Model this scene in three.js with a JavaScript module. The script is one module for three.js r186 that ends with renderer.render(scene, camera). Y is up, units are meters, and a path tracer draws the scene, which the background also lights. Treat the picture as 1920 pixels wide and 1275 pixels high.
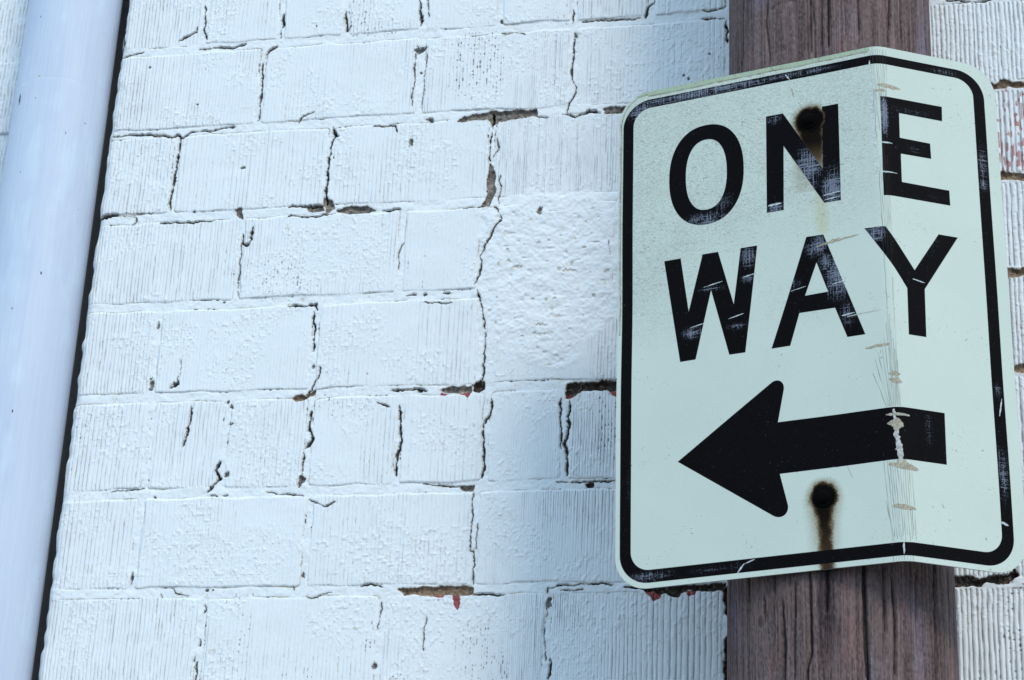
import * as THREE from 'three';
import { mergeGeometries } from 'three/addons/utils/BufferGeometryUtils.js';
import { RoundedBoxGeometry } from 'three/addons/geometries/RoundedBoxGeometry.js';

// ---------------------------------------------------------------- camera, sky, sun, exposure
const EYE = 1.6;                                   // eye height above the alley
const scene = new THREE.Scene();
const camera = new THREE.PerspectiveCamera(17.82, 1024 / 680, 0.05, 600);
camera.position.set(0, EYE, 2.46);
camera.rotation.set(THREE.MathUtils.degToRad(23.36), THREE.MathUtils.degToRad(11.973), THREE.MathUtils.degToRad(2.746), 'YXZ');
const renderer = new THREE.WebGLRenderer({ antialias: true });
renderer.setSize(1024, 680);
renderer.toneMapping = THREE.LinearToneMapping;
renderer.toneMappingExposure = 1.22;
renderer.shadowMap.enabled = true;
renderer.shadowMap.type = THREE.PCFSoftShadowMap;

const sun = new THREE.DirectionalLight(new THREE.Color(1.0, 0.92, 0.8), 1.4);   // veiled sun, high and to the right
sun.position.set(5.2, 10, 7.5);
sun.target.position.set(-0.4, 2.5, 0);
sun.castShadow = true;
sun.shadow.radius = 32;
sun.shadow.mapSize.set(2048, 2048);
Object.assign(sun.shadow.camera, { left: -4, right: 4, top: 5, bottom: -5, near: 0.5, far: 40 });
scene.add(sun, sun.target);

// ---------------------------------------------------------------- noise
const hash2 = (x, y) => { let h = (Math.imul(x | 0, 374761393) + Math.imul(y | 0, 668265263)) | 0; h = Math.imul(h ^ (h >>> 13), 1274126177); h ^= h >>> 16; return (h >>> 0) / 4294967296; };
function vn(x, y, s = 0) {                           // value noise, -1..1
  const ix = Math.floor(x), iy = Math.floor(y); let fx = x - ix, fy = y - iy;
  fx = fx * fx * (3 - 2 * fx); fy = fy * fy * (3 - 2 * fy);
  const a = hash2(ix + s * 131, iy + s * 57), b = hash2(ix + 1 + s * 131, iy + s * 57), c = hash2(ix + s * 131, iy + 1 + s * 57), d = hash2(ix + 1 + s * 131, iy + 1 + s * 57);
  return (a + (b - a) * fx + (c - a) * fy + (a - b - c + d) * fx * fy) * 2 - 1;
}
const fb = (x, y, s = 0) => vn(x, y, s) * 0.55 + vn(x * 2.03 + 7, y * 2.03 + 3, s + 1) * 0.3 + vn(x * 4.1 + 1, y * 4.1 + 9, s + 2) * 0.15;
const clamp = (v, a = 0, b = 1) => (v < a ? a : v > b ? b : v);
const sst = (a, b, v) => { const t = clamp((v - a) / (b - a)); return t * t * (3 - 2 * t); };
const mix = (a, b, t) => a + (b - a) * t;
let seed = 20517;
const rnd = () => { seed = (Math.imul(seed, 1664525) + 1013904223) | 0; return (seed >>> 0) / 4294967296; };
const srgb8 = (v) => { v = clamp(v); return Math.round(255 * (v <= 0.0031308 ? 12.92 * v : 1.055 * Math.pow(v, 1 / 2.4) - 0.055)); };

// overcast sky: brighter towards the zenith, faint cloud texture, cool
{
  const w = 256, h = 128, data = new Float32Array(w * h * 4);
  for (let j = 0; j < h; j++) for (let i = 0; i < w; i++) {
    const el = ((j + 0.5) / h - 0.5) * Math.PI, az = ((i + 0.5) / w) * Math.PI * 2, up = Math.max(0, Math.sin(el));
    const n = fb(Math.cos(az) * 3 * Math.cos(el) + 20, Math.sin(az) * 3 * Math.cos(el) + 20 + up * 2, 3);
    const L = (0.62 + 0.38 * up) * (1 + 0.1 * n) * 1.45, o = (j * w + i) * 4;
    data[o] = L * 0.57; data[o + 1] = L * 0.82; data[o + 2] = L * 1.09; data[o + 3] = 1;
  }
  const sky = new THREE.DataTexture(data, w, h, THREE.RGBAFormat, THREE.FloatType);
  sky.mapping = THREE.EquirectangularReflectionMapping; sky.magFilter = THREE.LinearFilter; sky.needsUpdate = true;
  scene.background = sky; scene.environment = sky;
}

// ---------------------------------------------------------------- small helpers
const counts = {};
const numbered = (name) => { const k = (counts[name] = (counts[name] ?? -1) + 1); return k ? name + '_' + String(k).padStart(3, '0') : name; };
function tag(o, label, category, group) { Object.assign(o.userData, { label, category, kind: 'thing' }); if (group) o.userData.group = group; return o; }
function part(name, geometry, material, parent) { const m = new THREE.Mesh(geometry, material); m.name = name; m.castShadow = m.receiveShadow = true; parent.add(m); return m; }
function thing(name, label, category, x = 0, y = 0, z = 0) { const g = new THREE.Group(); g.name = name; g.position.set(x, y, z); scene.add(g); return tag(g, label, category); }
function dataTex(rgba, w, h, color, wrap = THREE.ClampToEdgeWrapping) {
  const t = new THREE.DataTexture(rgba, w, h, THREE.RGBAFormat, rgba instanceof Float32Array ? THREE.FloatType : THREE.UnsignedByteType);
  t.magFilter = t.minFilter = THREE.LinearFilter; t.wrapS = t.wrapT = wrap; if (color) t.colorSpace = THREE.SRGBColorSpace; t.needsUpdate = true; return t;
}
// signed distance (mm) to a polygon given as flat x,y list: positive inside
function polyDist(p, x, y) {
  let best = 1e9, inside = false; const n = p.length / 2;
  for (let i = 0, j = n - 1; i < n; j = i++) {
    const xi = p[i * 2], yi = p[i * 2 + 1], xj = p[j * 2], yj = p[j * 2 + 1], dx = xj - xi, dy = yj - yi;
    const t = clamp(((x - xi) * dx + (y - yi) * dy) / (dx * dx + dy * dy + 1e-9)), ex = x - xi - t * dx, ey = y - yi - t * dy;
    best = Math.min(best, ex * ex + ey * ey);
    if (yi > y !== yj > y && x < ((xj - xi) * (y - yi)) / (yj - yi) + xi) inside = !inside;
  }
  return (inside ? 1 : -1) * Math.sqrt(best);
}

// ---------------------------------------------------------------- measured features of the wall (mm on the wall; y above eye level)
const CR = [[2.4,-1107,1633,-1102,1588,-1100,1560,-1103,1548,-1100,1539,-1107,1526],[1.6,-1096,1539,-1082,1542,-1067,1545],[2.5,-1017,1560,-1001,1566,-992,1573,-992,1580],[1.6,-984,1615,-980,1575,-978,1566,-975,1560],[2.0,-985,1544,-969,1544,-954,1545,-930,1544,-918,1549],[4.0,-868,1591,-866,1577,-869,1565,-868,1553],[4.0,-871,1540,-884,1533,-887,1524],[1.8,-889,1516,-889,1491,-888,1457,-888,1426],[2.0,-1096,1413,-1060,1414,-1040,1414,-1021,1411,-1009,1406,-1002,1410,-997,1405,-981,1413,-945,1415,-920,1418],[2.8,-998,1405,-997,1379,-998,1354,-1000,1314,-1000,1295],[2.1,-830,1418,-825,1426,-811,1433],[2.4,-782,1409,-779,1396,-782,1377,-783,1358,-784,1332,-783,1294],[6.4,-1107,1289,-1090,1290,-1075,1292],[1.0,-1075,1292,-1048,1292,-1020,1292],[1.6,-1011,1276,-973,1275,-938,1275],[1.6,-834,1291,-786,1291],[1.6,-833,1277,-813,1275,-779,1276],[2.4,-778,1590,-775,1559,-769,1567],[1.8,-673,1600,-671,1574,-670,1559],[1.4,-662,1599,-660,1571],[1.2,-675,1515,-674,1474,-674,1433],[0.8,-659,1514,-660,1459,-661,1432],[2.1,-459,1569,-458,1548],[1.8,-457,1525,-458,1462,-452,1448,-453,1439,-458,1427,-462,1409],[1.5,-557,1538,-535,1537,-524,1534],[1.6,-446,1550,-433,1550,-402,1550,-369,1550],[3.5,-563,1417,-563,1399,-561,1392],[2.1,-562,1388,-564,1364,-563,1345],[1.4,-595,1277,-582,1276,-568,1279],[1.5,-554,1277,-548,1272,-543,1258,-552,1246,-561,1228,-567,1215,-568,1189,-574,1164],[0.8,-549,1323,-546,1303,-548,1280],[0.8,-554,1377,-552,1361,-561,1348],[1.8,-704,1278,-691,1280,-680,1279],[1.6,-725,1406,-705,1406,-694,1407,-693,1397],[3.2,-470,1408,-450,1405,-431,1411,-417,1406],[1.4,-502,1407,-486,1406],[2.8,-879,1264,-881,1243,-885,1237,-892,1242,-894,1253],[1.1,-893,1238,-893,1199,-893,1163],[2.8,-821,1147,-797,1146,-783,1147,-781,1139],[2.4,-786,1136,-785,1123,-781,1111,-783,1093,-781,1081],[1.6,-771,1057,-771,1043,-776,1038,-780,1026,-787,1020],[1.0,-959,1076,-959,1057,-961,1045],[4.2,-960,1044,-969,1035],[2.8,-937,1008,-938,985,-940,973,-945,954],[4.2,-778,997,-779,975,-773,963,-773,958,-780,946],[0.8,-673,1230,-677,1209,-676,1192],[1.8,-663,1154,-651,1155],[2.1,-615,1155,-604,1156],[1.1,-641,1143,-634,1143,-603,1141],[2.1,-570,1159,-566,1147,-563,1134,-560,1119,-557,1104],[1.5,-557,1099,-557,1072,-556,1048,-558,1033],[2.8,-675,1023,-644,1024,-633,1023],[1.8,-692,1006,-685,1003,-677,1001],[2.8,-662,1002,-660,977,-659,960,-659,939,-662,923,-662,909],[2.4,-545,1007,-543,994,-546,982,-554,973,-552,959,-550,936,-549,911,-552,902],[1.8,-455,1006,-457,994,-454,965,-454,937],[2.8,-445,1003,-445,968,-448,944,-447,935,-446,904],[1.0,-401,1219,-399,1199],[1.3,-625,896,-600,892,-578,892],[1.4,-458,895,-422,894,-412,894,-386,894],[1.2,-561,882,-562,842,-561,809,-557,807,-556,788,-556,765],[1.1,-554,842,-554,810],[2.1,-695,766,-684,768,-668,763],[1.8,-554,753,-531,753,-515,752],[1.3,-463,753,-463,760,-447,763,-412,764,-386,764],[1.2,-446,757,-437,756,-421,757],[1.0,-463,739,-466,707,-461,670],[2.4,-455,671,-456,662,-459,648],[1.1,-612,725,-612,684],[0.8,-668,746,-668,731,-671,711],[1.4,-770,879,-748,870,-735,874],[1.4,-1034,895,-1010,898,-991,899],[4.2,-893,931,-896,920,-890,908,-897,901,-904,894],[2.8,-899,888,-891,886],[2.1,-885,887,-877,887],[2.1,-782,941,-783,926,-782,912],[1.4,-826,890,-802,887,-779,884],[1.8,-992,788,-992,771],[2.1,-893,744,-893,734],[2.1,-894,700,-894,692],[1.8,-895,673,-895,667,-895,650],[3.5,-361,1551,-358,1565,-350,1575],[2.1,-284,1556,-276,1553,-255,1558],[2.1,-285,1543,-269,1541,-255,1541],[2.8,-253,1537,-252,1502],[3.6,33,1547,70,1541,90,1545],[0.8,-939,765,-931,758,-917,757],[1.4,-782,768,-780,763],[0.8,-764,754,-757,750,-731,759],[0.8,-952,760,-950,754],[1.0,-1077,1290,-1050,1287,-1045,1280,-1050,1275]];
const PA = [[0,-610,1407,-601,1414,-570,1418,-563,1419,-503,1419,-502,1408,-524,1407,-552,1402,-562,1399,-570,1408,-596,1406],[0,-563,1341,-555,1329,-554,1298,-561,1279,-571,1277,-564,1293,-565,1332],[0,-766,1283,-746,1287,-724,1286,-713,1280,-728,1276,-750,1276],[0,-415,1414,-399,1417,-383,1414,-383,1404,-410,1405],[3,-805,1017,-794,1022,-786,1019,-774,1027,-775,1020,-788,1013,-800,1012],[1,-568,1026,-560,1033,-555,1031,-555,1021,-561,1014,-568,1019],[0,-613,1022,-596,1025,-569,1026,-570,1017,-587,1015,-603,1016],[2,-587,1016,-570,1018,-575,1011,-584,1012],[2,-609,1016,-600,1016,-604,1012],[1,-451,1025,-389,1027,-374,1026,-374,1012,-406,1013,-429,1014,-442,1007,-449,1006],[2,-449,1009,-439,1010,-442,1005,-448,1004],[2,-395,1013,-386,1012,-386,1005,-392,1005],[0,-578,892,-560,893,-561,884,-575,886],[1,-422,891,-412,893,-412,887,-420,886],[3,-648,761,-634,763,-604,764,-564,765,-554,762,-554,753,-577,752,-617,753,-630,755,-640,753],[2,-580,752,-572,752,-570,741,-573,735,-578,741],[2,-604,752,-589,752,-592,750,-600,750],[1,-371,760,-348,760,-306,761,-250,763,-248,753,-257,754,-297,755,-306,748,-326,751,-344,755],[2,-347,755,-327,753,-328,745,-335,744],[2,-297,755,-285,755,-287,749,-295,748],[1,-252,759,-235,758,-235,637,-253,637,-250,694,-246,704,-246,720,-251,726],[3,75,1421,89,1417,98,1424,109,1420,137,1417,137,1409,104,1412,81,1410],[3,86,1291,97,1292,131,1284,130,1277,96,1280,85,1282],[3,89,1158,124,1157,124,1148,89,1147],[3,90,1028,105,1031,118,1029,117,1020,89,1021],[1,8,768,28,768,44,763,59,769,75,769,83,775,87,767,70,756,52,761,44,756,28,757,8,756],[0,-785,1301,-773,1297,-770,1286,-780,1280,-785,1288],[0,-910,1291,-899,1292,-893,1271,-899,1278],[0,-784,912,-776,907,-785,896,-786,905],[0,-808,1289,-785,1291,-783,1283,-804,1283],[2,-710,1048,-706,1047,-708,1045],[2,-254,754,-249,753,-249,747]];
const HO = [[-777,1396,4.8,4.2],[-668,1521,8.9,5.1],[-669,1570,2.8,5.9],[-665,1485,2.4,2.5],[-557,1557,2.8,3.0],[-454,1529,3.5,3.7],[-647,1411,5.7,3.7],[-672,1378,2.8,5.9],[-493,1269,3.5,5.9],[-965,1291,2.1,1.5],[-909,1156,2.1,1.5],[-780,1059,2.1,2.9],[-964,1040,4.9,3.0],[-889,1014,2.1,2.9],[-885,1007,2.8,3.7],[-882,983,2.8,2.2],[-639,1155,2.8,1.5],[-635,1022,5.6,3.7],[-452,1179,9.8,2.9],[-533,1212,3.5,3.0],[-532,1197,2.8,2.2],[-519,1188,6.3,2.9],[-402,1176,4.2,3.0],[-487,1105,4.2,2.2],[-493,1093,2.8,2.9],[-481,1092,2.8,2.2],[-461,744,4.2,6.6],[-672,666,3.0,3.8],[-882,915,3.5,3.0],[-974,886,2.1,1.5],[-892,763,2.1,1.5],[-884,763,1.8,1.3],[-770,782,2.4,4.4],[-903,1354,2.8,1.5],[-818,1569,1.6,2.5],[-1054,1519,1.6,1.7],[-978,1456,1.6,1.7],[-508,1091,2.8,1.5],[-493,1221,3.5,2.2],[-434,1211,2.8,1.5],[-469,1141,2.1,1.5],[-418,1143,2.8,2.2],[-497,1142,2.8,1.5],[-507,1147,2.8,1.5],[-997,1125,2.1,5.9],[-997,1042,3.2,7.6],[-308,1457,2.1,1.5],[-302,1451,1.4,2.9],[-275,1487,1.4,1.5]];
const SM = [-569,1267,-502,1287,-432,1280,-390,1266,-386,1108,-413,1087,-459,1046,-520,1055,-553,1100,-567,1160];
const CK = [[3,-54,1454,-53,1320],[2,-33,1433,-34,1359,-32,1307],[2,-7,1416,-8,1308],[3,3,1414,2,1313],[1.5,12,1399,11,1320],[2,19,1408,19,1321],[3.5,39,1426,37,1359,36,1329],[2,46,1410,45,1328],[1.5,59,1422,58,1333],[2,-48,699,-48,656],[3,-38,666,-37,637],[2,-31,691,-31,662],[3,-27,659,-26,620,-26,564],[2,-20,676,-21,568],[3,-13,686,-12,634,-12,600,-14,584,-14,561],[3,-4,696,-4,642],[6,14,703,14,645,15,561],[2,24,699,24,619],[3.5,28,682,29,637,28,580],[1.6,42,693,41,618],[4,55,723,54,647,53,572],[3,57,660,58,626,58,574],[2,69,708,68,636,68,579],[2,77,695,75,640,75,583],[1.5,-31,1379,-27,1383,-17,1384],[1.2,-31,1319,-22,1320]];
// CR cracks [width, x,y ...]; PA lost paint / open joints [kind, x,y ...]; HO holes [x, y, rx, ry]; SM smeared render patch; CK checks in the pole [width, degrees,y ...]
const COURSE = 130.9, TOP0 = 1538.5, BED = 14, HEAD = 10;
const JOINTS = {
  '-1': [-981, -869, -775, -666, -560, -458, -353, -250, -150, -50, 5], 0: [-889, -665, -457, -250, -120, 2], 1: [-999, -783, -561, -348, -160, 5],
  2: [-895, -675, -567, -390, -200, 0], 3: [-996, -781, -562, -375, -185, 0], 4: [-991, -889, -779, -660, -550, -450, -350, -240, -130, -10],
  5: [-991, -769, -557, -345, -170, 2], 6: [-894, -668, -462, -249, -120, 0],
};
const T = 0.7, X0 = -1103, Y0 = 624, NX = 1834, NY = 1514, SX = NX + 1, SY = NY + 1;    // height raster of the wall face, 0.7 mm cells
const snap = (v, o) => Math.round((v - o) / (2 * T)) * 2;                                  // to the 1.4 mm mesh lattice, in raster cells

// blocks in raster cells
const blocks = [];
for (let r = -1; r <= 6; r++) {
  const top = TOP0 - r * COURSE, js = JOINTS[r];
  let left = X0;
  for (let k = 0; k <= js.length; k++) {
    const right = k < js.length ? js[k] - HEAD / 2 : X0 + NX * T + 40;
    blocks.push({ r, k, x0: left, x1: right, y0: top - (COURSE - BED), y1: top, i0: Math.max(0, snap(left, X0)), i1: Math.min(NX, snap(right, X0)), j0: snap(top - (COURSE - BED), Y0), j1: snap(top, Y0),
      off: (rnd() - 0.5) * 1.1, tx: (rnd() - 0.5) * 0.014, ty: (rnd() - 0.5) * 0.014, ph: rnd() * 50, sp: 4.6 + rnd() * 1.5, s: 1 + Math.floor(rnd() * 900), dn: rnd(), wet: rnd() });
    left = k < js.length ? js[k] + HEAD / 2 : 0;
  }
}
const rowBlocks = {}; for (const b of blocks) (rowBlocks[b.r] ??= []).push(b);

const H = new Float32Array(SX * SY), COL = new Float32Array(SX * SY * 3);
const PAINT = [0.785, 0.81, 0.815], OCHRE = [0.5, 0.42, 0.28], DIRT = [0.05, 0.042, 0.036], MORTAR = [0.2, 0.17, 0.145], TAN = [0.25, 0.17, 0.11], BRICK = [0.3, 0.075, 0.07], UMBER = [0.075, 0.056, 0.044];

function combing(b, x, y) {                          // scored face of a block, mm
  const side = sst(-900, -1080, x), right = sst(-560, -330, x), far = sst(-40, 10, x);
  const zone = sst(-0.45, 0.5, vn(x / 75, y / 95, b.s) + (b.dn - 0.5) * 0.9);
  const depth = (1.45 + 0.7 * side + 1.1 * right + 1.1 * far) * (0.3 + 0.7 * Math.max(zone, side * 0.9, far));
  const sp = b.sp + right * 2.0 - far * 1.2;
  const wob = vn(y / 34, x / 60, b.s + 1) * 0.7 + vn(y / 9, x / 7, b.s + 2) * 0.3;
  const u = (x + b.ph + wob) / sp, k = Math.floor(u), t = (u - k - 0.5 + (hash2(k, b.s) - 0.5) * 0.25) * sp;
  const broken = 0.6 + 0.4 * sst(-0.5, 0.25, vn(k * 3.7, y / 11, b.s + 3));
  const g = Math.exp(-t * t / (0.5 + right * 0.3 + far * 0.4)) * (0.55 + 0.45 * hash2(k, b.s + 5)) * broken;
  return { h: -depth * g * 1.25, g: g * Math.min(depth, 1), k };
}

for (let j = 0; j < SY; j++) {
  const y = Y0 + j * T;
  for (let i = 0; i < SX; i++) {
    const x = X0 + i * T, o = j * SX + i;
    const row = Math.min(6, Math.max(-1, Math.floor((TOP0 - y + BED / 2) / COURSE)));
    const wx = x + vn(x / 26, y / 26, 11) * 1.7 + vn(x / 6, y / 6, 12) * 0.6, wy = y + vn(x / 31, y / 31, 13) * 1.9 + vn(x / 6, y / 6, 14) * 0.6;
    // nearest block of this course
    let b = null, d = -1e9;
    for (const c of rowBlocks[row]) {
      if (x < c.x0 - 12 || x > c.x1 + 12) continue;
      const ax = Math.min(c.k ? wx - c.x0 : 99, c.x1 - wx), ay = Math.min(wy - c.y0, c.y1 - wy), R = 3.5;
      const qx = Math.max(0, R - ax), qy = Math.max(0, R - ay), dd = Math.min(ax, ay, R) - (qx && qy ? Math.hypot(qx, qy) - Math.max(qx, qy) : 0);
      if (dd > d) { d = dd; b = c; }
    }
    const c = combing(b, x, y);
    // blobs and runs of thick paint
    const patch = sst(-0.25, 0.45, vn(x / 48, y / 48, 21) + vn(x / 17, y / 17, 22) * 0.4 + sst(-520, -250, x) * 0.35);
    const q1 = vn(x / 5.2 + vn(x / 3, y / 3, 24) * 0.5, y / 3.6, 23), ridge = Math.pow(1 - Math.abs(q1), 5);
    const drop = sst(0.25, 0.8, vn(x / 2.9, y / 4.4, 26));
    const blob = (ridge * 0.3 + drop * 0.55 + vn(x / 2.4, y / 2.4, 25) * 0.14) * patch + drop * 0.12;
    let face = b.off + (x - (b.x0 + b.x1) / 2) * b.tx * 0.5 + (y - (b.y0 + b.y1) / 2) * b.ty + fb(x / 70, y / 55, 31) * 0.8 + c.h * (1 - patch * 0.3) + blob + vn(x / 1.6, y / 1.6, 27) * 0.05;
    const flush = vn(x / 120, y / 120, 33);
    const mort = -0.75 + flush * 0.8 + fb(x / 16, y / 12, 34) * 0.9 + vn(x / 3.2, y / 3.2, 35) * 0.25;
    const s = sst(-0.9, 2.0, d);
    const lip = Math.exp(-(d + 0.5) * (d + 0.5) / 0.9) * sst(-0.45, 0.4, vn(x / 21, y / 21, 36)) * (0.9 + 0.4 * vn(x / 3, y / 3, 37));
    let h = mix(mort, face, s) - lip;
    let cr = PAINT[0], cg = PAINT[1], cb = PAINT[2];
    // paint film: very slight mottling, yellowed flecks on the runs, dirt lodged in broken scores
    const m = 1 + fb(x / 38, y / 38, 41) * 0.02 + vn(x / 2.2, y / 2.2, 42) * 0.012; cr *= m; cg *= m; cb *= m;
    let oc = 0.55 * sst(0.62, 0.95, ridge) * sst(0.1, 0.55, vn(x / 7, y / 7, 43)) * patch;
    oc = Math.max(oc, 0.75 * sst(0.35, 0.9, lip) * sst(-0.3, 0.4, vn(x / 14, y / 14, 44)), 0.5 * sst(0.3, 0.7, drop) * sst(0.75, 0.4, drop) * sst(0.25, 0.5, vn(x / 6, y / 6, 48)));
    oc = Math.max(oc, 0.7 * sst(0.36, 0.62, c.g) * sst(0.25, 0.55, vn(x / 4, y / 4, 45)) * sst(-0.1, 0.5, vn(x / 35, y / 45, 53)));
    if (oc > 0.01) { cr = mix(cr, OCHRE[0], oc); cg = mix(cg, OCHRE[1], oc); cb = mix(cb, OCHRE[2], oc); }
    const fleck = sst(0.55, 0.75, lip) * sst(0.3, 0.5, vn(x / 2.6, y / 2.6, 49)) * sst(-0.1, 0.4, vn(x / 30, y / 30, 50));
    if (fleck > 0.02) { h -= fleck * 1.6; cr = mix(cr, UMBER[0], fleck * 0.85); cg = mix(cg, UMBER[1], fleck * 0.85); cb = mix(cb, UMBER[2], fleck * 0.85); }
    const pit = b.wet > 0.6 ? sst(0.5, 0.62, vn(c.k * 5.3, y / 2.6, b.s + 7)) * sst(0.22, 0.4, c.g) * sst(0.3, 0.6, vn(x / 40, y / 70, b.s + 8)) : 0;
    if (pit > 0.02) { h -= pit * 1.4; cr = mix(cr, UMBER[0], pit * 0.6); cg = mix(cg, UMBER[1], pit * 0.6); cb = mix(cb, UMBER[2], pit * 0.6); }
    // rubbed blocks beyond the pole show red body
    const red = x > 20 && row >= 1 && row <= 5 ? sst(0.3, 0.5, vn(x / 3, y / 7, 46) + vn(x / 45, y / 60, 47) * 0.9 - (row === 1 ? 0.2 : 0.95)) * (c.g < 0.3 ? 1 : 0.3) : 0;
    if (red > 0.02) { cr = mix(cr, BRICK[0] * 1.3, red * 0.8); cg = mix(cg, BRICK[1] * 1.6, red * 0.8); cb = mix(cb, BRICK[2] * 1.6, red * 0.8); h -= red * 0.3; }
    // rounded free end of the wall
    const e = x - X0 + vn(y / 12, 3, 51) * 1.5, R0 = 15;
    if (e < R0) { const t = R0 - Math.max(0, e); h -= R0 - Math.sqrt(Math.max(0, R0 * R0 - t * t)); }
    H[o] = h; COL[o * 3] = cr; COL[o * 3 + 1] = cg; COL[o * 3 + 2] = cb;
  }
}
// raster loop over a bounding box in mm
function over(x0, y0, x1, y1, f) {
  const a = Math.max(0, Math.floor((x0 - X0) / T)), b = Math.min(NX, Math.ceil((x1 - X0) / T)), c = Math.max(0, Math.floor((y0 - Y0) / T)), d = Math.min(NY, Math.ceil((y1 - Y0) / T));
  for (let j = c; j <= d; j++) for (let i = a; i <= b; i++) f(j * SX + i, X0 + i * T, Y0 + j * T);
}
const box = (p, k) => { let a = 1e9, b = 1e9, c = -1e9, d = -1e9; for (let i = k; i < p.length; i += 2) { a = Math.min(a, p[i]); c = Math.max(c, p[i]); b = Math.min(b, p[i + 1]); d = Math.max(d, p[i + 1]); } return [a, b, c, d]; };
const tint = (o, c, t) => { for (let k = 0; k < 3; k++) COL[o * 3 + k] = mix(COL[o * 3 + k], c[k], t); };
// trowelled patch of render
{
  const [a, b, c, d] = box(SM, 0);
  over(a - 30, b - 30, c + 30, d + 30, (o, x, y) => {
    const s = sst(-9, 11, polyDist(SM, x, y) + vn(x / 22, y / 22, 61) * 12 + vn(x / 8, y / 8, 62) * 4);
    if (s <= 0) return;
    const l = 0.9 + fb(x / 15, y / 12, 63) * 1.5 + vn(x / 3.4, y / 3, 64) * 0.36 - sst(0.55, 0.9, vn(x / 8, y / 6, 65)) * 1.1;
    H[o] = mix(H[o], l, s); tint(o, PAINT, s * 0.85);
    tint(o, OCHRE, s * 0.6 * sst(0.6, 0.8, vn(x / 8, y / 6, 65)) * sst(0, 0.5, vn(x / 5, y / 5, 66)));
  });
}
// open joints, chips
for (const p of PA) {
  const kind = p[0], poly = p.slice(1), [a, b, c, d] = box(p, 1), thin = kind === 2;
  const depth = [4.6, 9.5, 0.5, 5.2][kind], base = [MORTAR, UMBER, BRICK, TAN][kind];
  over(a - 6, b - 6, c + 6, d + 6, (o, x, y) => {
    const v = polyDist(poly, x, y) + vn(x / 7, y / 7, 71) * 1.6 + vn(x / 2.5, y / 2.5, 72) * 0.8 + 0.5;
    const s = sst(-0.2, thin ? 0.3 : 1.3, v);
    if (s > 0) {
      const grit = vn(x / 2.1, y / 2.1, 73), sand = vn(x / 5, y / 4, 74);
      H[o] = mix(H[o], Math.min(H[o], 0) - depth * (thin ? 1 : sst(0, 4, v) * 0.5 + 0.5) + (thin ? 0 : grit * 0.7 + sand * 0.9), s);
      const k = 1 + grit * 0.3 + sand * 0.25;
      tint(o, [base[0] * k, base[1] * k, base[2] * k], sst(-0.1, 0.5, v));
      if (!thin && grit > 0.55) tint(o, [0.34, 0.31, 0.27], 0.5);
    } else if (!thin && v > -2.4) tint(o, OCHRE, 0.4 * sst(-2.4, -0.3, v) * sst(-0.3, 0.4, vn(x / 6, y / 6, 75)));
  });
}
for (const [hx, hy, rx, ry] of HO) over(hx - rx - 4, hy - ry - 4, hx + rx + 4, hy + ry + 4, (o, x, y) => {
  const v = 1 - Math.hypot((x - hx) / rx, (y - hy) / ry) + vn(x / 3, y / 3, 76) * 0.5 + vn(x / 1.4, y / 1.4, 78) * 0.3, s = sst(0.05, 0.4, v);
  if (s > 0) { H[o] -= s * (hx > -580 && hx < -390 && hy > 990 && hy < 1240 ? 1.8 : Math.min(6, 1.5 + rx)); const sm = hx > -580 && hx < -390 && hy > 990 && hy < 1240; tint(o, sm ? OCHRE : UMBER, s * (sm ? 0.3 : 0.75)); } else if (v > -0.8) tint(o, OCHRE, 0.4 * sst(-0.8, -0.1, v) * sst(-0.1, 0.5, vn(x / 3, y / 3, 77)));
});
for (const p of CR) {
  const w = p[0], n = (p.length - 1) / 2, [a, b, c, d] = box(p, 1); let total = 0; const acc = [0];
  for (let k = 1; k < n; k++) acc.push(total += Math.hypot(p[k * 2 + 1] - p[k * 2 - 1], p[k * 2 + 2] - p[k * 2]));
  over(a - 7, b - 7, c + 7, d + 7, (o, x, y) => {
    const px = x + vn(x / 2.6, y / 2.6, 81) * 0.8 + vn(x / 9, y / 9, 82) * 1.7, py = y + vn(x / 2.6, y / 2.6, 83) * 0.8 + vn(x / 9, y / 9, 84) * 1.7;
    let best = 1e9, at = 0;
    for (let k = 1; k < n; k++) {
      const ax = p[k * 2 - 1], ay = p[k * 2], dx = p[k * 2 + 1] - ax, dy = p[k * 2 + 2] - ay, t = clamp(((px - ax) * dx + (py - ay) * dy) / (dx * dx + dy * dy)), e = Math.hypot(px - ax - t * dx, py - ay - t * dy);
      if (e < best) { best = e; at = acc[k - 1] + t * (acc[k] - acc[k - 1]); }
    }
    const end = clamp(Math.min(at, total - at) / 8 + 0.35), half = Math.max(-0.6, w * 0.33 * end * (0.9 + 1.0 * vn(at / 11, w * 9, 85) + 0.6 * vn(at / 2.5, w * 5, 87)) + 0.02);
    const s = sst(half + 0.55, half - 0.35, best);
    if (s > 0) { H[o] -= s * Math.min(9, 2.6 + w * 1.9); tint(o, w > 4.2 ? UMBER : DIRT, s * 0.92); }
    else if (best < half + 2.6) tint(o, OCHRE, 0.42 * sst(half + 2.6, half + 0.4, best) * sst(-0.35, 0.35, vn(x / 8, y / 8, 86)));
  });
}

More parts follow.
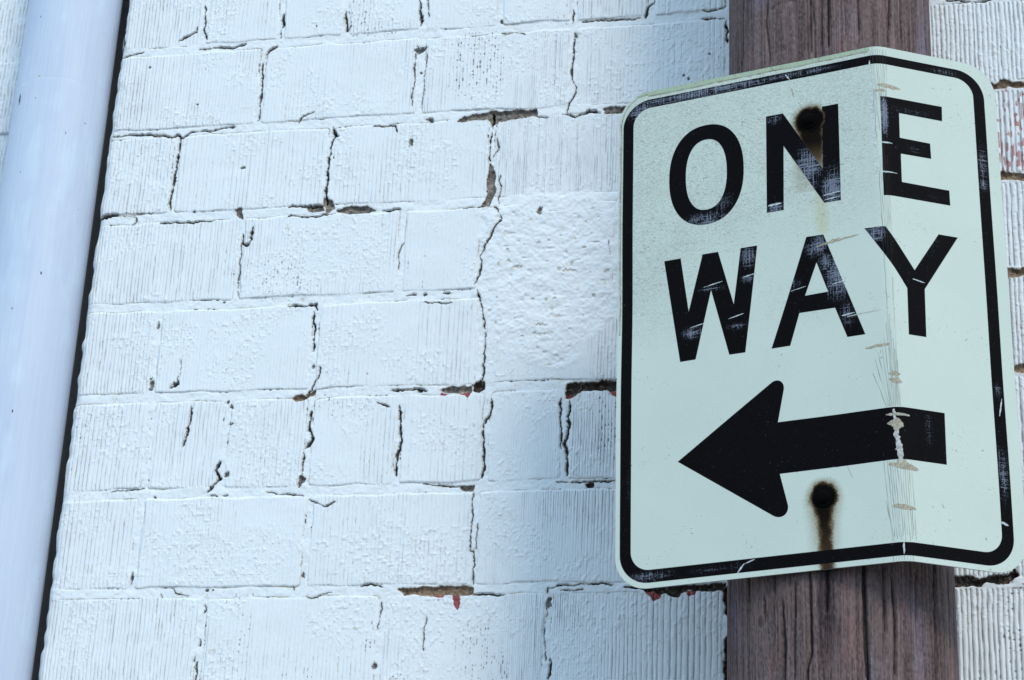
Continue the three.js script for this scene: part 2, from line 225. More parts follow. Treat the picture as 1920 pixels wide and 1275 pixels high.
// mesh lattice takes every second sample (lightly smoothed); what it leaves out goes into the bump map
const GX = NX / 2 + 1, GY = NY / 2 + 1, G = new Float32Array(GX * GY), RES = new Float32Array(SX * SY * 4), RGB = new Uint8Array(SX * SY * 4);
const hAt = (i, j) => H[clamp(j, 0, NY) * SX + clamp(i, 0, NX)];
for (let j = 0; j < GY; j++) for (let i = 0; i < GX; i++) {
  const a = i * 2, b = j * 2;
  G[j * GX + i] = hAt(a, b) * 0.36 + (hAt(a - 1, b) + hAt(a + 1, b) + hAt(a, b - 1) + hAt(a, b + 1)) * 0.11 + (hAt(a - 1, b - 1) + hAt(a + 1, b - 1) + hAt(a - 1, b + 1) + hAt(a + 1, b + 1)) * 0.05;
}
for (let j = 0; j < SY; j++) for (let i = 0; i < SX; i++) {
  const a = i >> 1, b = j >> 1, a1 = Math.min(GX - 1, a + (i & 1)), b1 = Math.min(GY - 1, b + (j & 1)), o = (j * SX + i) * 4;
  const g = (G[b * GX + a] + G[b * GX + a1] + G[b1 * GX + a] + G[b1 * GX + a1]) / 4, v = clamp((H[j * SX + i] - g) / 6 + 0.5);
  RES[o] = RES[o + 1] = RES[o + 2] = v; RES[o + 3] = 1;
  for (let k = 0; k < 3; k++) RGB[o + k] = srgb8(COL[(j * SX + i) * 3 + k]); RGB[o + 3] = 255;
}
const wallPaint = new THREE.MeshPhysicalMaterial({ specularIntensity: 0.35, color: 0xffffff, map: dataTex(RGB, SX, SY, true), bumpMap: dataTex(RES, SX, SY), bumpScale: 0.006, roughness: 0.62 });

// a piece of the wall face between lattice cells (in raster cells), with its own sides going back into the wall
function facePiece(i0, i1, j0, j1, back) {
  const a0 = i0 / 2, a1 = i1 / 2, b0 = j0 / 2, b1 = j1 / 2, w = a1 - a0 + 1, h = b1 - b0 + 1, rim = 2 * (w + h) - 4, pos = new Float32Array((w * h + rim * 2) * 3), nor = new Float32Array(pos.length), uv = new Float32Array((w * h + rim * 2) * 2), idx = [];
  const put = (v, a, b, z, nx, ny, nz) => {
    pos[v * 3] = (X0 + a * 2 * T) / 1000; pos[v * 3 + 1] = (Y0 + b * 2 * T) / 1000; pos[v * 3 + 2] = z / 1000; nor[v * 3] = nx; nor[v * 3 + 1] = ny; nor[v * 3 + 2] = nz;
    uv[v * 2] = (a * 2 + 0.5) / SX; uv[v * 2 + 1] = (b * 2 + 0.5) / SY;
  };
  const g = (a, b) => G[clamp(b, 0, GY - 1) * GX + clamp(a, 0, GX - 1)];
  for (let b = 0; b < h; b++) for (let a = 0; a < w; a++) {
    const A = a0 + a, B = b0 + b, gx = (g(A - 1, B) - g(A + 1, B)) / (4 * T), gy = (g(A, B - 1) - g(A, B + 1)) / (4 * T), l = Math.hypot(gx, gy, 1);
    put(b * w + a, A, B, g(A, B), gx / l, gy / l, 1 / l);
    if (a && b) { const q = b * w + a; idx.push(q - w - 1, q - w, q, q - w - 1, q, q - 1); }
  }
  const ring = [];
  for (let a = 0; a < w - 1; a++) ring.push([a, 0, 0, -1]); for (let b = 0; b < h - 1; b++) ring.push([w - 1, b, 1, 0]);
  for (let a = w - 1; a > 0; a--) ring.push([a, h - 1, 0, 1]); for (let b = h - 1; b > 0; b--) ring.push([0, b, -1, 0]);
  ring.forEach(([a, b, nx, ny], k) => {
    const v = w * h + k * 2, n = w * h + ((k + 1) % rim) * 2;
    put(v, a0 + a, b0 + b, g(a0 + a, b0 + b), nx, ny, 0); put(v + 1, a0 + a, b0 + b, -back, nx, ny, 0);
    idx.push(v, v + 1, n + 1, v, n + 1, n);
  });
  const q = new THREE.BufferGeometry();
  q.setAttribute('position', new THREE.BufferAttribute(pos, 3)); q.setAttribute('normal', new THREE.BufferAttribute(nor, 3)); q.setAttribute('uv', new THREE.BufferAttribute(uv, 2)); q.setIndex(idx);
  return q;
}

// ---------------------------------------------------------------- ground
{
  const n = 512, c = new Uint8Array(n * n * 4), h = new Uint8Array(n * n * 4);
  for (let j = 0; j < n; j++) for (let i = 0; i < n; i++) {
    const o = (j * n + i) * 4, g = 0.17 + fb(i / 60, j / 60, 5) * 0.05 + vn(i / 2.2, j / 2.2, 6) * 0.05;
    c[o] = srgb8(g * 1.03); c[o + 1] = srgb8(g); c[o + 2] = srgb8(g * 0.95); c[o + 3] = 255; h[o] = h[o + 1] = h[o + 2] = 128 + 100 * vn(i / 2.2, j / 2.2, 6); h[o + 3] = 255;
  }
  const mk = (a, col) => { const t = dataTex(a, n, n, col, THREE.RepeatWrapping); t.repeat.set(400, 400); return t; };
  const g = part('ground', new THREE.PlaneGeometry(400, 400).rotateX(-Math.PI / 2), new THREE.MeshStandardMaterial({ map: mk(c, true), bumpMap: mk(h), bumpScale: 0.004, roughness: 0.95 }), scene);
  g.userData = { kind: 'structure', label: 'worn grey alley paving below the wall', category: 'ground' };
}

// ---------------------------------------------------------------- the painted block wall
const wall = thing('block_wall', 'white painted wall of combed clay blocks with cracked and missing mortar, behind the sign', 'wall', 0, EYE, 0);
for (const b of blocks) { if (b.i1 - b.i0 > 4) part(numbered('clay_block'), facePiece(b.i0, b.i1, b.j0, b.j1, b.k ? 60 : 190), wallPaint, wall); }
for (let r = -1; r <= 6; r++) rowBlocks[r].forEach((b, k) => { const n = rowBlocks[r][k + 1]; if (n && n.i0 > b.i1) part(numbered('head_joint'), facePiece(b.i1, n.i0, b.j0, b.j1, 60), wallPaint, wall); });
for (let r = -1; r <= 7; r++) {
  const lo = r === 7 ? 0 : rowBlocks[r][0].j1, hi = r === -1 ? NY : rowBlocks[r - 1][0].j0;
  part(numbered('bed_joint'), facePiece(0, NX, lo, hi, 190), wallPaint, wall);
}
// plain combed paint for the courses around the picture
const plain = (() => {
  const n = 1024, c = new Uint8Array(n * n * 4), h = new Uint8Array(n * n * 4), size = 600;
  for (let j = 0; j < n; j++) for (let i = 0; i < n; i++) {
    const x = (i / n) * size, y = (j / n) * size, o = (j * n + i) * 4, per = size / 110;
    const u = x / per + vn(y / 20, 1, 91) * 0.2, k = Math.floor(u), t = (u - k - 0.5) * per, br = 0.4 + 0.6 * sst(-0.5, 0.3, vn((k % 110) * 3.1, y / 12, 92));
    const g = Math.exp(-t * t / 0.9) * br, v = 0.72 - g * 0.5 + vn(x / 4, y / 4, 93) * 0.1 + fb(x / 40, y / 40, 94) * 0.12;
    const oc = 0.6 * sst(0.5, 0.8, g) * sst(0.2, 0.5, vn(x / 6, y / 9, 95)), m = 1 + vn(x / 30, y / 30, 96) * 0.02;
    h[o] = h[o + 1] = h[o + 2] = clamp(v) * 255; h[o + 3] = 255;
    for (let q = 0; q < 3; q++) c[o + q] = srgb8(mix(PAINT[q] * m, OCHRE[q], oc)); c[o + 3] = 255;
  }
  const mk = (a, col) => { const t = dataTex(a, n, n, col, THREE.RepeatWrapping); t.repeat.set(1 / 0.6, 1 / 0.6); return t; };
  return new THREE.MeshPhysicalMaterial({ specularIntensity: 0.35, map: mk(c, true), bumpMap: mk(h), bumpScale: 0.003, roughness: 0.62 });
})();
const metric = (g) => { const p = g.attributes.position, u = g.attributes.uv; for (let i = 0; i < p.count; i++) u.setXY(i, p.getX(i) + p.getZ(i) * 0.7, p.getY(i)); return g; };
const slab = (x0, x1, y0, y1, z0, z1, r = 0.004) => metric(new RoundedBoxGeometry(x1 - x0, y1 - y0, z1 - z0, 1, r).translate((x0 + x1) / 2, (y0 + y1) / 2, (z0 + z1) / 2));
{
  const far = [], bed = [], RX1 = (X0 + NX * T) / 1000, L = X0 / 1000, W1 = 2.6;
  for (let r = -16; r <= 10; r++) {
    const top = (TOP0 - r * COURSE) / 1000, bot = Math.max(-EYE, top - (COURSE - BED) / 1000), inRow = r >= -1 && r <= 6;
    if (top <= -EYE + 0.03) continue;
    let x = inRow ? RX1 + 0.0125 : L;
    if (!inRow && (r & 1)) { far.push(slab(x, x + 0.1, bot, top, -0.19, 0)); x += 0.11; }
    while (x < W1) { const w = 0.203; far.push(slab(x, Math.min(x + w, W1 + 0.2), bot, top, -0.06, 0)); x += w + 0.01; }
  }
  for (let r = 11; r <= 23; r++) {
    const top = (TOP0 - r * COURSE) / 1000, bot = Math.max(-EYE, top - (COURSE - BED) / 1000);
    let x = L + ((r & 1) ? 0 : -0.0); if (r & 1) { far.push(slab(x, x + 0.1, bot, top, -0.19, 0)); x += 0.11; }
    while (x < W1) { far.push(slab(x, x + 0.203, bot, top, -0.06, 0)); x += 0.213; }
  }
  const yT = (Y0 + NY * T) / 1000, yB = Y0 / 1000, hiY = (TOP0 + 16 * COURSE) / 1000;
  bed.push(slab(L, W1 + 0.2, yT, hiY, -0.19, -0.0025, 0.001), slab(L, W1 + 0.2, -EYE, yB, -0.19, -0.0025, 0.001), slab(RX1, W1 + 0.2, yB, yT, -0.19, -0.0025, 0.001), slab(L + 0.02, RX1, yB, yT, -0.19, -0.058, 0.001));
  part('clay_block_field', mergeGeometries(far), plain, wall).userData.kind = 'stuff';
  part('mortar_bed', mergeGeometries(bed), plain, wall).userData.kind = 'stuff';
}
// ---------------------------------------------------------------- wall left of the chase that holds the pipe
const recess = thing('side_wall', 'white combed block wall showing in a narrow strip left of the drainpipe', 'wall', 0, EYE, -0.03);
{
  const rest = [], back = [slab(-3.2, -1.262, -EYE, 3.6, -0.25, -0.0025, 0.001)];
  for (let r = -16; r <= 23; r++) {
    const top = (TOP0 * 1.012 + 4 - r * COURSE) / 1000, bot = Math.max(-EYE, top - (COURSE - BED) / 1000);
    if (top <= -EYE + 0.02) continue;
    for (let x = -1.26 - (r & 1 ? 0.1 : 0), k = 0; x > -3.0; x -= 0.213, k++) {
      const z = rnd() * 0.003, g = slab(x - 0.203, x, bot, top, -0.06, z);
      if (r >= -2 && r <= 7 && k < 2) part(numbered('clay_block'), g, plain, recess); else rest.push(g);
    }
  }
  part('clay_block_field', mergeGeometries(rest), plain, recess).userData.kind = 'stuff';
  part('mortar_bed', mergeGeometries(back), plain, recess).userData.kind = 'stuff';
  part('chase_back', slab(-1.3, X0 / 1000 + 0.03, -EYE, 3.6, -0.25, -0.07, 0.002), new THREE.MeshStandardMaterial({ color: new THREE.Color(0.3, 0.27, 0.245), roughness: 0.95 }), recess).userData.label = 'back of the slot behind the pipe, coloured dark to stand in for shade';  // shade of the gap beside the pipe is put into this dark colour
}

// ---------------------------------------------------------------- drainpipe
{
  const R = 0.0642, PX = -1.1775, w = 512, h = 2048, c = new Uint8Array(w * h * 4), b = new Uint8Array(w * h * 4), V0 = 0.4, VH = 1.6;   // v covers VH metres from V0 above eye level
  const chips = [];   // angle deg (0 = facing out), mm, half sizes, colour
  const dark = [0.05, 0.05, 0.06], rust = [0.3, 0.2, 0.12];
  for (const [a, y, rx, ry, col] of [[-36, 1450, 2.4, 9, dark], [-50, 1214, 1.2, 4, dark], [30, 1182, 0.6, 3.6, dark], [2, 1128, 1.6, 1.6, [0.3, 0.32, 0.4]], [1, 865, 2.2, 2.2, rust], [-22, 762, 3.4, 2.2, rust], [-8, 1477, 1.6, 1.6, [0.55, 0.47, 0.3]], [20, 985, 1.0, 1.8, dark], [36, 700, 1, 2, dark], [-14, 1330, 0.8, 1.4, rust]]) chips.push([a, y, rx, ry, col]);
  for (let k = 0; k < 26; k++) chips.push([rnd() * 360 - 180, 450 + rnd() * 1500, 0.4 + rnd() * 0.5, 0.5 + rnd() * 1.4, rnd() < 0.5 ? dark : [0.45, 0.4, 0.3]]);
  for (let j = 0; j < h; j++) for (let i = 0; i < w; i++) {
    const ang = (i / w) * 360 - 180, sx = (ang / 360) * 403, y = (V0 + (j / h) * VH) * 1000, o = (j * w + i) * 4;
    const th = (i / w) * Math.PI * 2, cx = Math.cos(th) * 64, cz = Math.sin(th) * 64;
    const n1 = fb(sx / 34, y / 120, 101), n2 = vn(sx / 2.2, y / 60, 102), n3 = vn(sx / 14, y / 16, 103), wash = sst(0.1, 0.55, fb(sx / 22 + 30, y / 55, 104));
    let r = 0.56 + n1 * 0.03 + n2 * 0.02 + wash * 0.025, g = 0.62 + n1 * 0.03 + n2 * 0.02 + wash * 0.045, bl = 0.735 + n1 * 0.02 + n2 * 0.012 + wash * 0.035;
    let hh = 0.5 + n2 * 0.14 + n3 * 0.1 + n1 * 0.16;
    for (const [a, cy, rx, ry, col] of chips) {
      const dx = (((ang - a + 540) % 360) - 180) / 360 * 403;
      if (Math.abs(dx) > rx + 2 || Math.abs(y - cy) > ry + 3) continue;
      const v = 1 - Math.hypot(dx / rx, (y - cy) / ry) + vn(sx / 1.1, y / 2, 105) * 0.35, s = sst(-0.05, 0.2, v);
      r = mix(r, col[0], s); g = mix(g, col[1], s); bl = mix(bl, col[2], s); hh -= s * 0.4;
    }
    c[o] = srgb8(r); c[o + 1] = srgb8(g); c[o + 2] = srgb8(bl); c[o + 3] = 255; b[o] = b[o + 1] = b[o + 2] = clamp(hh) * 255; b[o + 3] = 255;
  }
  const mk = (a, col) => dataTex(a, w, h, col, THREE.MirroredRepeatWrapping);
  const m = new THREE.MeshPhysicalMaterial({ specularIntensity: 0.5, map: mk(c, true), bumpMap: mk(b), bumpScale: 0.0009, roughness: 0.5 });
  const tube = (pts) => {   // pts [radius, y above eye]
    const g = new THREE.LatheGeometry(pts.map(([r, y]) => new THREE.Vector2(r, y)), 72, Math.PI, Math.PI * 2), p = g.attributes.position, u = g.attributes.uv;   // seam at the back
    for (let k = 0; k < p.count; k++) u.setY(k, (p.getY(k) - V0) / VH);
    return g;
  };
  const pipe = thing('drainpipe', 'pale blue-white painted round drainpipe with small chips, left of the wall corner', 'drainpipe', PX, EYE, 0);
  const yj = 1.475;
  const lower = [[R - 0.003, yj - 0.05]], upper = [];
  part('pipe_length', tube([[R, -1.5], [R, -0.5], [R + 0.0003, 0.3], [R, 0.9], [R - 0.0003, 1.2], [R, yj - 0.004], [R - 0.0004, yj]]), m, pipe);
  part('pipe_length', tube([[R - 0.0009, yj - 0.03], [R - 0.0009, yj + 0.001], [R - 0.0003, yj + 0.006], [R, yj + 0.4], [R, 3.5]]), m, pipe);
  const shoe = new THREE.TubeGeometry(new THREE.CatmullRomCurve3([new THREE.Vector3(0, -1.45, 0), new THREE.Vector3(0, -1.52, 0.01), new THREE.Vector3(0, -1.55, 0.09), new THREE.Vector3(0, -1.555, 0.16)]), 20, R - 0.001, 32);
  part('outlet_shoe', shoe, m, pipe);
  // saddle brackets tie it to the wall above and below the picture
  const metal = new THREE.MeshStandardMaterial({ color: new THREE.Color(0.62, 0.66, 0.74), roughness: 0.55 });
  for (const y of [-0.6, 2.6]) part('bracket', mergeGeometries([new THREE.CylinderGeometry(R + 0.004, R + 0.004, 0.04, 48, 1, true).toNonIndexed(), new THREE.BoxGeometry(0.03, 0.04, 0.06).translate(0, 0, -R - 0.012).toNonIndexed()]).translate(0, y, 0), metal, pipe);
}

// ---------------------------------------------------------------- timber pole
const POLE = { x: -0.109, z: 0.165, r: 0.1215 };
{
  const w = 1536, h = 2048, c = new Uint8Array(w * h * 4), b = new Uint8Array(w * h * 4), V0 = 500, VH = 1150, circ = 2 * Math.PI * POLE.r * 1000;
  const STAIN = -3, knots = [[-28, 1505, 5, 9], [18, 700, 4, 10], [-40, 640, 4, 7], [36, 1430, 3, 8]];
  const checks = CK.map((p) => ({ w: p[0] * 0.58, p: p.slice(1).map((v, k) => (k & 1 ? v : (v / 360) * circ)) }));
  for (let k = 0; k < 70; k++) {   // shorter drying checks all round
    const a = (rnd() - 0.5) * circ, y = 480 + rnd() * 1150, l = 30 + rnd() * 170;
    checks.push({ w: 0.35 + rnd() * 0.6, p: [a, y, a + (rnd() - 0.5) * 5, y + l * 0.5, a + (rnd() - 0.5) * 6, y + l] });
  }
  const cd = new Float32Array(w * h);   // check depth 0..1 (x width)
  for (const q of checks) {
    const n = q.p.length / 2, [x0, y0, x1, y1] = box(q.p, 0), i0 = Math.floor(((x0 - 6) / circ + 0.5) * w), i1 = Math.ceil(((x1 + 6) / circ + 0.5) * w), j0 = Math.max(0, Math.floor(((y0 - V0) / VH) * h)), j1 = Math.min(h - 1, Math.ceil(((y1 - V0) / VH) * h));
    for (let j = j0; j <= j1; j++) for (let i = i0; i <= i1; i++) {
      const x = ((i + 0.5) / w - 0.5) * circ + vn(q.w * 7, (j / h) * VH / 30, 111) * 0.8, y = V0 + ((j + 0.5) / h) * VH; let best = 1e9;
      for (let k = 1; k < n; k++) {
        const ax = q.p[k * 2 - 2], ay = q.p[k * 2 - 1], dx = q.p[k * 2] - ax, dy = q.p[k * 2 + 1] - ay, t = clamp(((x - ax) * dx + (y - ay) * dy) / (dx * dx + dy * dy)), e = Math.hypot(x - ax - t * dx, (y - ay - t * dy) * 0.5); best = Math.min(best, e);
      }
      const end = clamp(Math.min(y - y0, y1 - y) / 25 + 0.2), half = q.w * 0.5 * end * (0.9 + 0.5 * vn(y / 17, q.w * 5, 112)), s = sst(half + 0.45, half - 0.15, best), o = j * w + ((i % w) + w) % w;
      cd[o] = Math.max(cd[o], s * Math.min(1, 0.25 + q.w / 3.5));
    }
  }
  for (let j = 0; j < h; j++) for (let i = 0; i < w; i++) {
    const o = (j * w + i) * 4, a = ((i + 0.5) / w - 0.5) * 360, x = ((i + 0.5) / w - 0.5) * circ, y = V0 + ((j + 0.5) / h) * VH;
    let gx = x + vn(x / 30, y / 160, 121) * 3 + vn(x / 10, y / 60, 127) * 0.8;
    for (const [ka, ky, kr, kh] of knots) { const dx = x - (ka / 360) * circ, dy = (y - ky) / 3; gx += (dx * 0.9 * Math.exp(-(dx * dx + dy * dy) / (kr * kr * 5))); }
    const g1 = vn(gx / 1.1, y / 70, 122), g2 = vn(gx / 3.3, y / 190, 123), g3 = fb(gx / 14, y / 220, 124), f = vn(x / 0.8, y / 5, 125), bl = sst(0.0, 0.6, fb(x / 45, y / 130, 126)), worm = vn(x / 2.2, y / 3.4, 128);
    const tone = 1 + g1 * 0.32 + g2 * 0.26 + g3 * 0.3 + f * 0.26 + worm * 0.2;
    let r = mix(0.135, 0.165, bl) * tone, gg = mix(0.094, 0.13, bl) * tone, bb = mix(0.088, 0.158, bl) * tone;     // silvered grey over brown
    const warm = sst(0.25, 0.6, fb(x / 12 + 3, y / 60, 129)); r *= 1 + warm * 0.14;
    { const sx = x - (STAIN / 360) * circ + vn(y / 30, 2, 133) * 3, dn = 690 - y, s = sst(15, 5, Math.abs(sx) + vn(x / 2, y / 20, 134) * 5) * sst(-60, 5, dn) * sst(135, 50, dn) * (0.75 + 0.25 * vn(x / 1, y / 6, 135)); r *= 1 - s * 0.72; gg *= 1 - s * 0.72; bb *= 1 - s * 0.66; }   // iron stain run down from the bolt bb *= 1 - warm * 0.08;
    for (const [ka, ky, kr, kh] of knots) { const dx = x - (ka / 360) * circ, e = Math.hypot(dx / kr, (y - ky) / kh), s = sst(1.15, 0.7, e); r = mix(r, 0.055, s * 0.7); gg = mix(gg, 0.04, s * 0.7); bb = mix(bb, 0.036, s * 0.7); }
    const d = cd[j * w + i]; r = mix(r, 0.03, d * 0.8); gg = mix(gg, 0.024, d * 0.8); bb = mix(bb, 0.022, d * 0.8);
    c[o] = srgb8(r); c[o + 1] = srgb8(gg); c[o + 2] = srgb8(bb); c[o + 3] = 255;
    b[o] = b[o + 1] = b[o + 2] = clamp(0.55 + g1 * 0.13 + g2 * 0.16 + f * 0.09 + worm * 0.12 - d * 0.25) * 255; b[o + 3] = 255;
  }
  const NA = 540, rows = [];
  for (let y = -1600; y < V0; y += 70) rows.push(y);
  for (let y = V0; y < V0 + VH; y += 4) rows.push(y);
  for (let y = V0 + VH; y <= 5200; y += 90) rows.push(y);
  const pos = new Float32Array((NA + 1) * rows.length * 3 + 0), uv = new Float32Array((NA + 1) * rows.length * 2), idx = [];
  rows.forEach((y, j) => {
    const cx = POLE.x + (1030 - y) / 860 * 0.0028, R = POLE.r + (1030 - y) / 1000 * 0.0012;
    for (let i = 0; i <= NA; i++) {
      const u = i / NA, an = (u - 0.5) * Math.PI * 2, x = (u - 0.5) * circ, vv = (y - V0) / VH, o = j * (NA + 1) + i;
      let m = vv - 2 * Math.floor(vv / 2); if (m > 1) m = 2 - m;
      const ti = Math.floor(u * w) % w, tj = Math.min(h - 1, Math.floor(m * h)), dep = Math.max(cd[tj * w + ti], cd[tj * w + (ti + 1) % w] * 0.7, cd[tj * w + (ti + w - 1) % w] * 0.7);
      const lump = vn(Math.cos(an) * 1.4 + 5, Math.sin(an) * 1.4 + y / 500, 131) * 0.0016 + vn(Math.cos(an) * 4 + 5, Math.sin(an) * 4 + y / 900, 132) * 0.0009, r = R + lump - dep * 0.007;
      pos[o * 3] = cx + Math.sin(an) * r; pos[o * 3 + 1] = y / 1000; pos[o * 3 + 2] = POLE.z + Math.cos(an) * r; uv[o * 2] = u; uv[o * 2 + 1] = vv;
      if (i && j) idx.push(o - NA - 2, o - NA - 1, o, o - NA - 2, o, o - 1);
    }
  });
  const g = new THREE.BufferGeometry(); g.setAttribute('position', new THREE.BufferAttribute(pos, 3)); g.setAttribute('uv', new THREE.BufferAttribute(uv, 2)); g.setIndex(idx); g.computeVertexNormals();
  const mk = (a, col) => { const t = dataTex(a, w, h, col, THREE.MirroredRepeatWrapping); return t; };
  const m = new THREE.MeshPhysicalMaterial({ specularIntensity: 0.2, map: mk(c, true), bumpMap: mk(b), bumpScale: 0.0022, roughness: 0.9 });
  const pole = thing('utility_pole', 'weathered grey-brown timber pole with long drying cracks, carrying the sign', 'pole', 0, EYE, 0);
  part('shaft', g, m, pole);
  part('pole_top', new THREE.CylinderGeometry(0.112, 0.1165, 0.02, 48).translate(POLE.x - 0.0136, 5.2, POLE.z), m, pole);
}

// ---------------------------------------------------------------- bent ONE WAY sign
{
  const SW = 458.4, SH = 610, WL = 316.5, DL = 0.01432, AL = 0.2431, AR = -0.4856, ppm = 3.3, cw = Math.round(SW * ppm), ch = Math.round(SH * ppm);
  const foldS = (t) => WL - (t - SH / 2) * Math.tan(DL);           // where the crease runs, mm from the left edge at height t
  const cv = document.createElement('canvas'); cv.width = cw; cv.height = ch;
  const x = cv.getContext('2d'); x.setTransform(ppm, 0, 0, -ppm, 0, ch);   // mm, y up
  x.fillStyle = '#fff'; x.fillRect(0, 0, SW, SH); x.fillStyle = '#000';
  const rr = (a, b, c, d, r) => { x.moveTo(a + r, b); x.lineTo(c - r, b); x.arcTo(c, b, c, b + r, r); x.lineTo(c, d - r); x.arcTo(c, d, c - r, d, r); x.lineTo(a + r, d); x.arcTo(a, d, a, d - r, r); x.lineTo(a, b + r); x.arcTo(a, b, a + r, b, r); x.closePath(); };
  x.beginPath(); rr(5.2, 6, 444, 598.8, 34); rr(18, 20.4, 430.3, 587.6, 22); x.fill('evenodd');
  const poly = (...sets) => { x.beginPath(); for (const p of sets) { p.forEach(([a, b], k) => (k ? x.lineTo(a, b) : x.moveTo(a, b))); x.closePath(); } x.fill('evenodd'); };
  const ring = (cx, cy, rx, ry, e) => Array.from({ length: 72 }, (_, k) => { const t = (k / 72) * Math.PI * 2, c = Math.cos(t), s = Math.sin(t); return [cx + rx * Math.sign(c) * Math.abs(c) ** (2 / e), cy + ry * Math.sign(s) * Math.abs(s) ** (2 / e)]; });
  poly(ring(108, 485.8, 45.3, 64.2, 2.25), ring(108, 485.6, 24.9, 45.2, 2.3));
  poly([[181, 545.6], [201, 545.6], [245.6, 466], [247, 545], [266, 545], [265.4, 422.4], [246.3, 422.6], [201, 503.5], [199.4, 422.4], [179.6, 422.6]]);
  poly([[314.4, 545.4], [390, 545.6], [389.3, 526.8], [336.2, 526.8], [335.6, 495.2], [372.8, 495], [373.2, 475.6], [335.9, 475], [335.5, 439.4], [393.3, 439.4], [393.5, 420.6], [313.4, 420]]);
  poly([[56.7, 384], [76.7, 384], [86.3, 316], [103, 384.4], [121.4, 384.4], [139, 317], [148, 384.4], [167.4, 384.4], [151.7, 256.6], [133.2, 256.6], [112.8, 338.2], [94, 256.8], [75.8, 256.6]]);
  poly([[224.4, 384.6], [243.9, 384.2], [286.9, 257], [266.9, 257], [254.4, 293.6], [214.1, 294], [202.9, 256.6], [181.7, 256.4]], [[235.1, 351.5], [247.2, 314.2], [221, 313.8]]);
  poly([[290.4, 383], [313.7, 382], [345.5, 333], [377, 382.2], [400.3, 382.3], [356.5, 312], [355.3, 254.8], [334.6, 254.6], [335.5, 309.6]]);
  x.beginPath(); x.moveTo(72.4, 139.4); x.lineTo(180.5, 216); x.bezierCurveTo(189, 222, 196.5, 214, 194.5, 206); x.lineTo(187.3, 169.3); x.lineTo(371.8, 169.5); x.lineTo(370.9, 111); x.lineTo(188.2, 110.2);
  x.lineTo(196.2, 75); x.bezierCurveTo(198, 65, 189, 58, 179, 65); x.closePath(); x.fill();
  const ink = x.getImageData(0, 0, cw, ch).data;

  const rgb = new Uint8Array(cw * ch * 4), bump = new Uint8Array(cw * ch * 4), rough = new Uint8Array(cw * ch * 4);
  // worn print: [x, y, rx, ry, strength]
  const worn = [[256, 440, 12, 26, 1.1], [229, 470, 16, 26, 1.15], [256, 455, 9, 16, 0.5], [190, 427, 11, 7, 1.0], [190, 540, 10, 8, 0.7], [110, 428, 30, 10, 0.9], [128, 445, 16, 14, 0.5], [236, 372, 14, 14, 1.1], [258, 330, 14, 28, 1.1], [247, 350, 12, 16, 0.7], [268, 285, 12, 18, 0.6],
    [206, 330, 12, 9, 0.6], [157, 372, 11, 14, 0.9], [157, 345, 10, 6, 0.9], [113, 340, 20, 5, 0.6], [91, 290, 14, 8, 0.9], [144, 290, 14, 5, 0.7], [108, 594, 95, 6, 1.05], [215, 594, 60, 5, 0.7], [28, 585, 20, 14, 0.9], [40, 13, 30, 7, 0.7], [120, 13, 50, 6, 0.35], [302, 375, 12, 14, 0.95], [318, 522, 4.5, 26, 1.6], [437, 480, 7, 24, 0.75], [436, 455, 7, 9, 0.8], [395, 592, 24, 5, 0.5], [436, 110, 7, 34, 0.7], [437, 205, 6, 12, 0.5], [365, 372, 14, 22, 0.4], [352, 150, 6, 34, 0.35], [350, 532, 34, 6, 0.4], [355, 484, 14, 8, 0.35], [375, 428, 18, 8, 0.3], [15, 120, 6, 60, 0.25]];
  // scratches and lifted flakes of sheeting: [x0, y0, x1, y1, half width, tone]; tone 0 bare film, 1 tan flake
  const marks = [[304, 592, 306.5, 440, 1.5, 0], [312, 486.5, 326, 486, 0.9, 0], [305, 450, 330, 449, 0.8, 0], [330, 361, 342, 359.5, 0.9, 0], [343, 322, 357, 319.5, 0.6, 0], [324, 367, 328, 366.5, 0.8, 0], [236, 371, 283, 377, 1.3, 1], [250, 373.5, 263, 375.5, 2.2, 1], [268, 281, 305, 283, 0.9, 0.5], [287, 240.5, 312, 242, 1.7, 1], [313, 560, 338, 558, 2.4, 1], [308, 553, 320, 553, 1.6, 1],
    [311, 208, 322, 207, 2.4, 1], [312, 201, 323, 198, 3, 1], [306, 161.5, 330, 160.5, 1.6, 0.8], [310, 151, 322, 149, 6, 0.9], [314, 166, 318, 108, 2.6, 0.35], [316, 140, 320, 110, 3.4, 0.35], [308, 106, 336, 101, 3.6, 1], [316, 109, 328, 104, 3, 1], [310, 60, 332, 57, 2.4, 1], [318, 8, 318.5, 20, 1.0, 0], [139, 6, 146, 15, 0.7, 0], [146, 15, 158, 19, 0.6, 0], [212, 576, 214.5, 564, 0.6, 1], [27, 572, 33, 567, 0.8, 0], [437, 176, 441, 196, 0.8, 0], [429, 56, 438, 53, 1.2, 0], [205, 596, 210, 588, 0.6, 0], [262, 110, 267, 96, 0.4, 0.6], [262, 420, 268, 418, 0.5, 0.6],
    [88, 296, 105, 299, 0.5, 0], [133, 300, 150, 304, 0.5, 0], [104, 343, 126, 347, 0.5, 0], [150, 348, 166, 351, 0.7, 0], [205, 322, 222, 325, 0.5, 0], [252, 322, 268, 325, 0.6, 0], [262, 283, 276, 284.5, 0.7, 0], [182, 431, 196, 431.5, 1.2, 0], [246, 432, 265, 434, 0.6, 0], [246, 426, 265, 428, 0.6, 0]];
  const lines = [];   // hair cracks of the film along the crease
  for (let k = 0; k < 9; k++) lines.push([foldS(600) - 8 + k * 2.3 + rnd(), 606, foldS(440) - 6 + k * 1.6, 430 + rnd() * 110, 0.28]);
  for (let k = 0; k < 5; k++) lines.push([foldS(430) - 4 + k * 2.2, 470, foldS(340) - 2 + k * 1.6, 320 + rnd() * 60, 0.24]);
  lines.push([309.5, 450, 313, 190, 0.4], [318.6, 320, 319, 215, 0.3]);
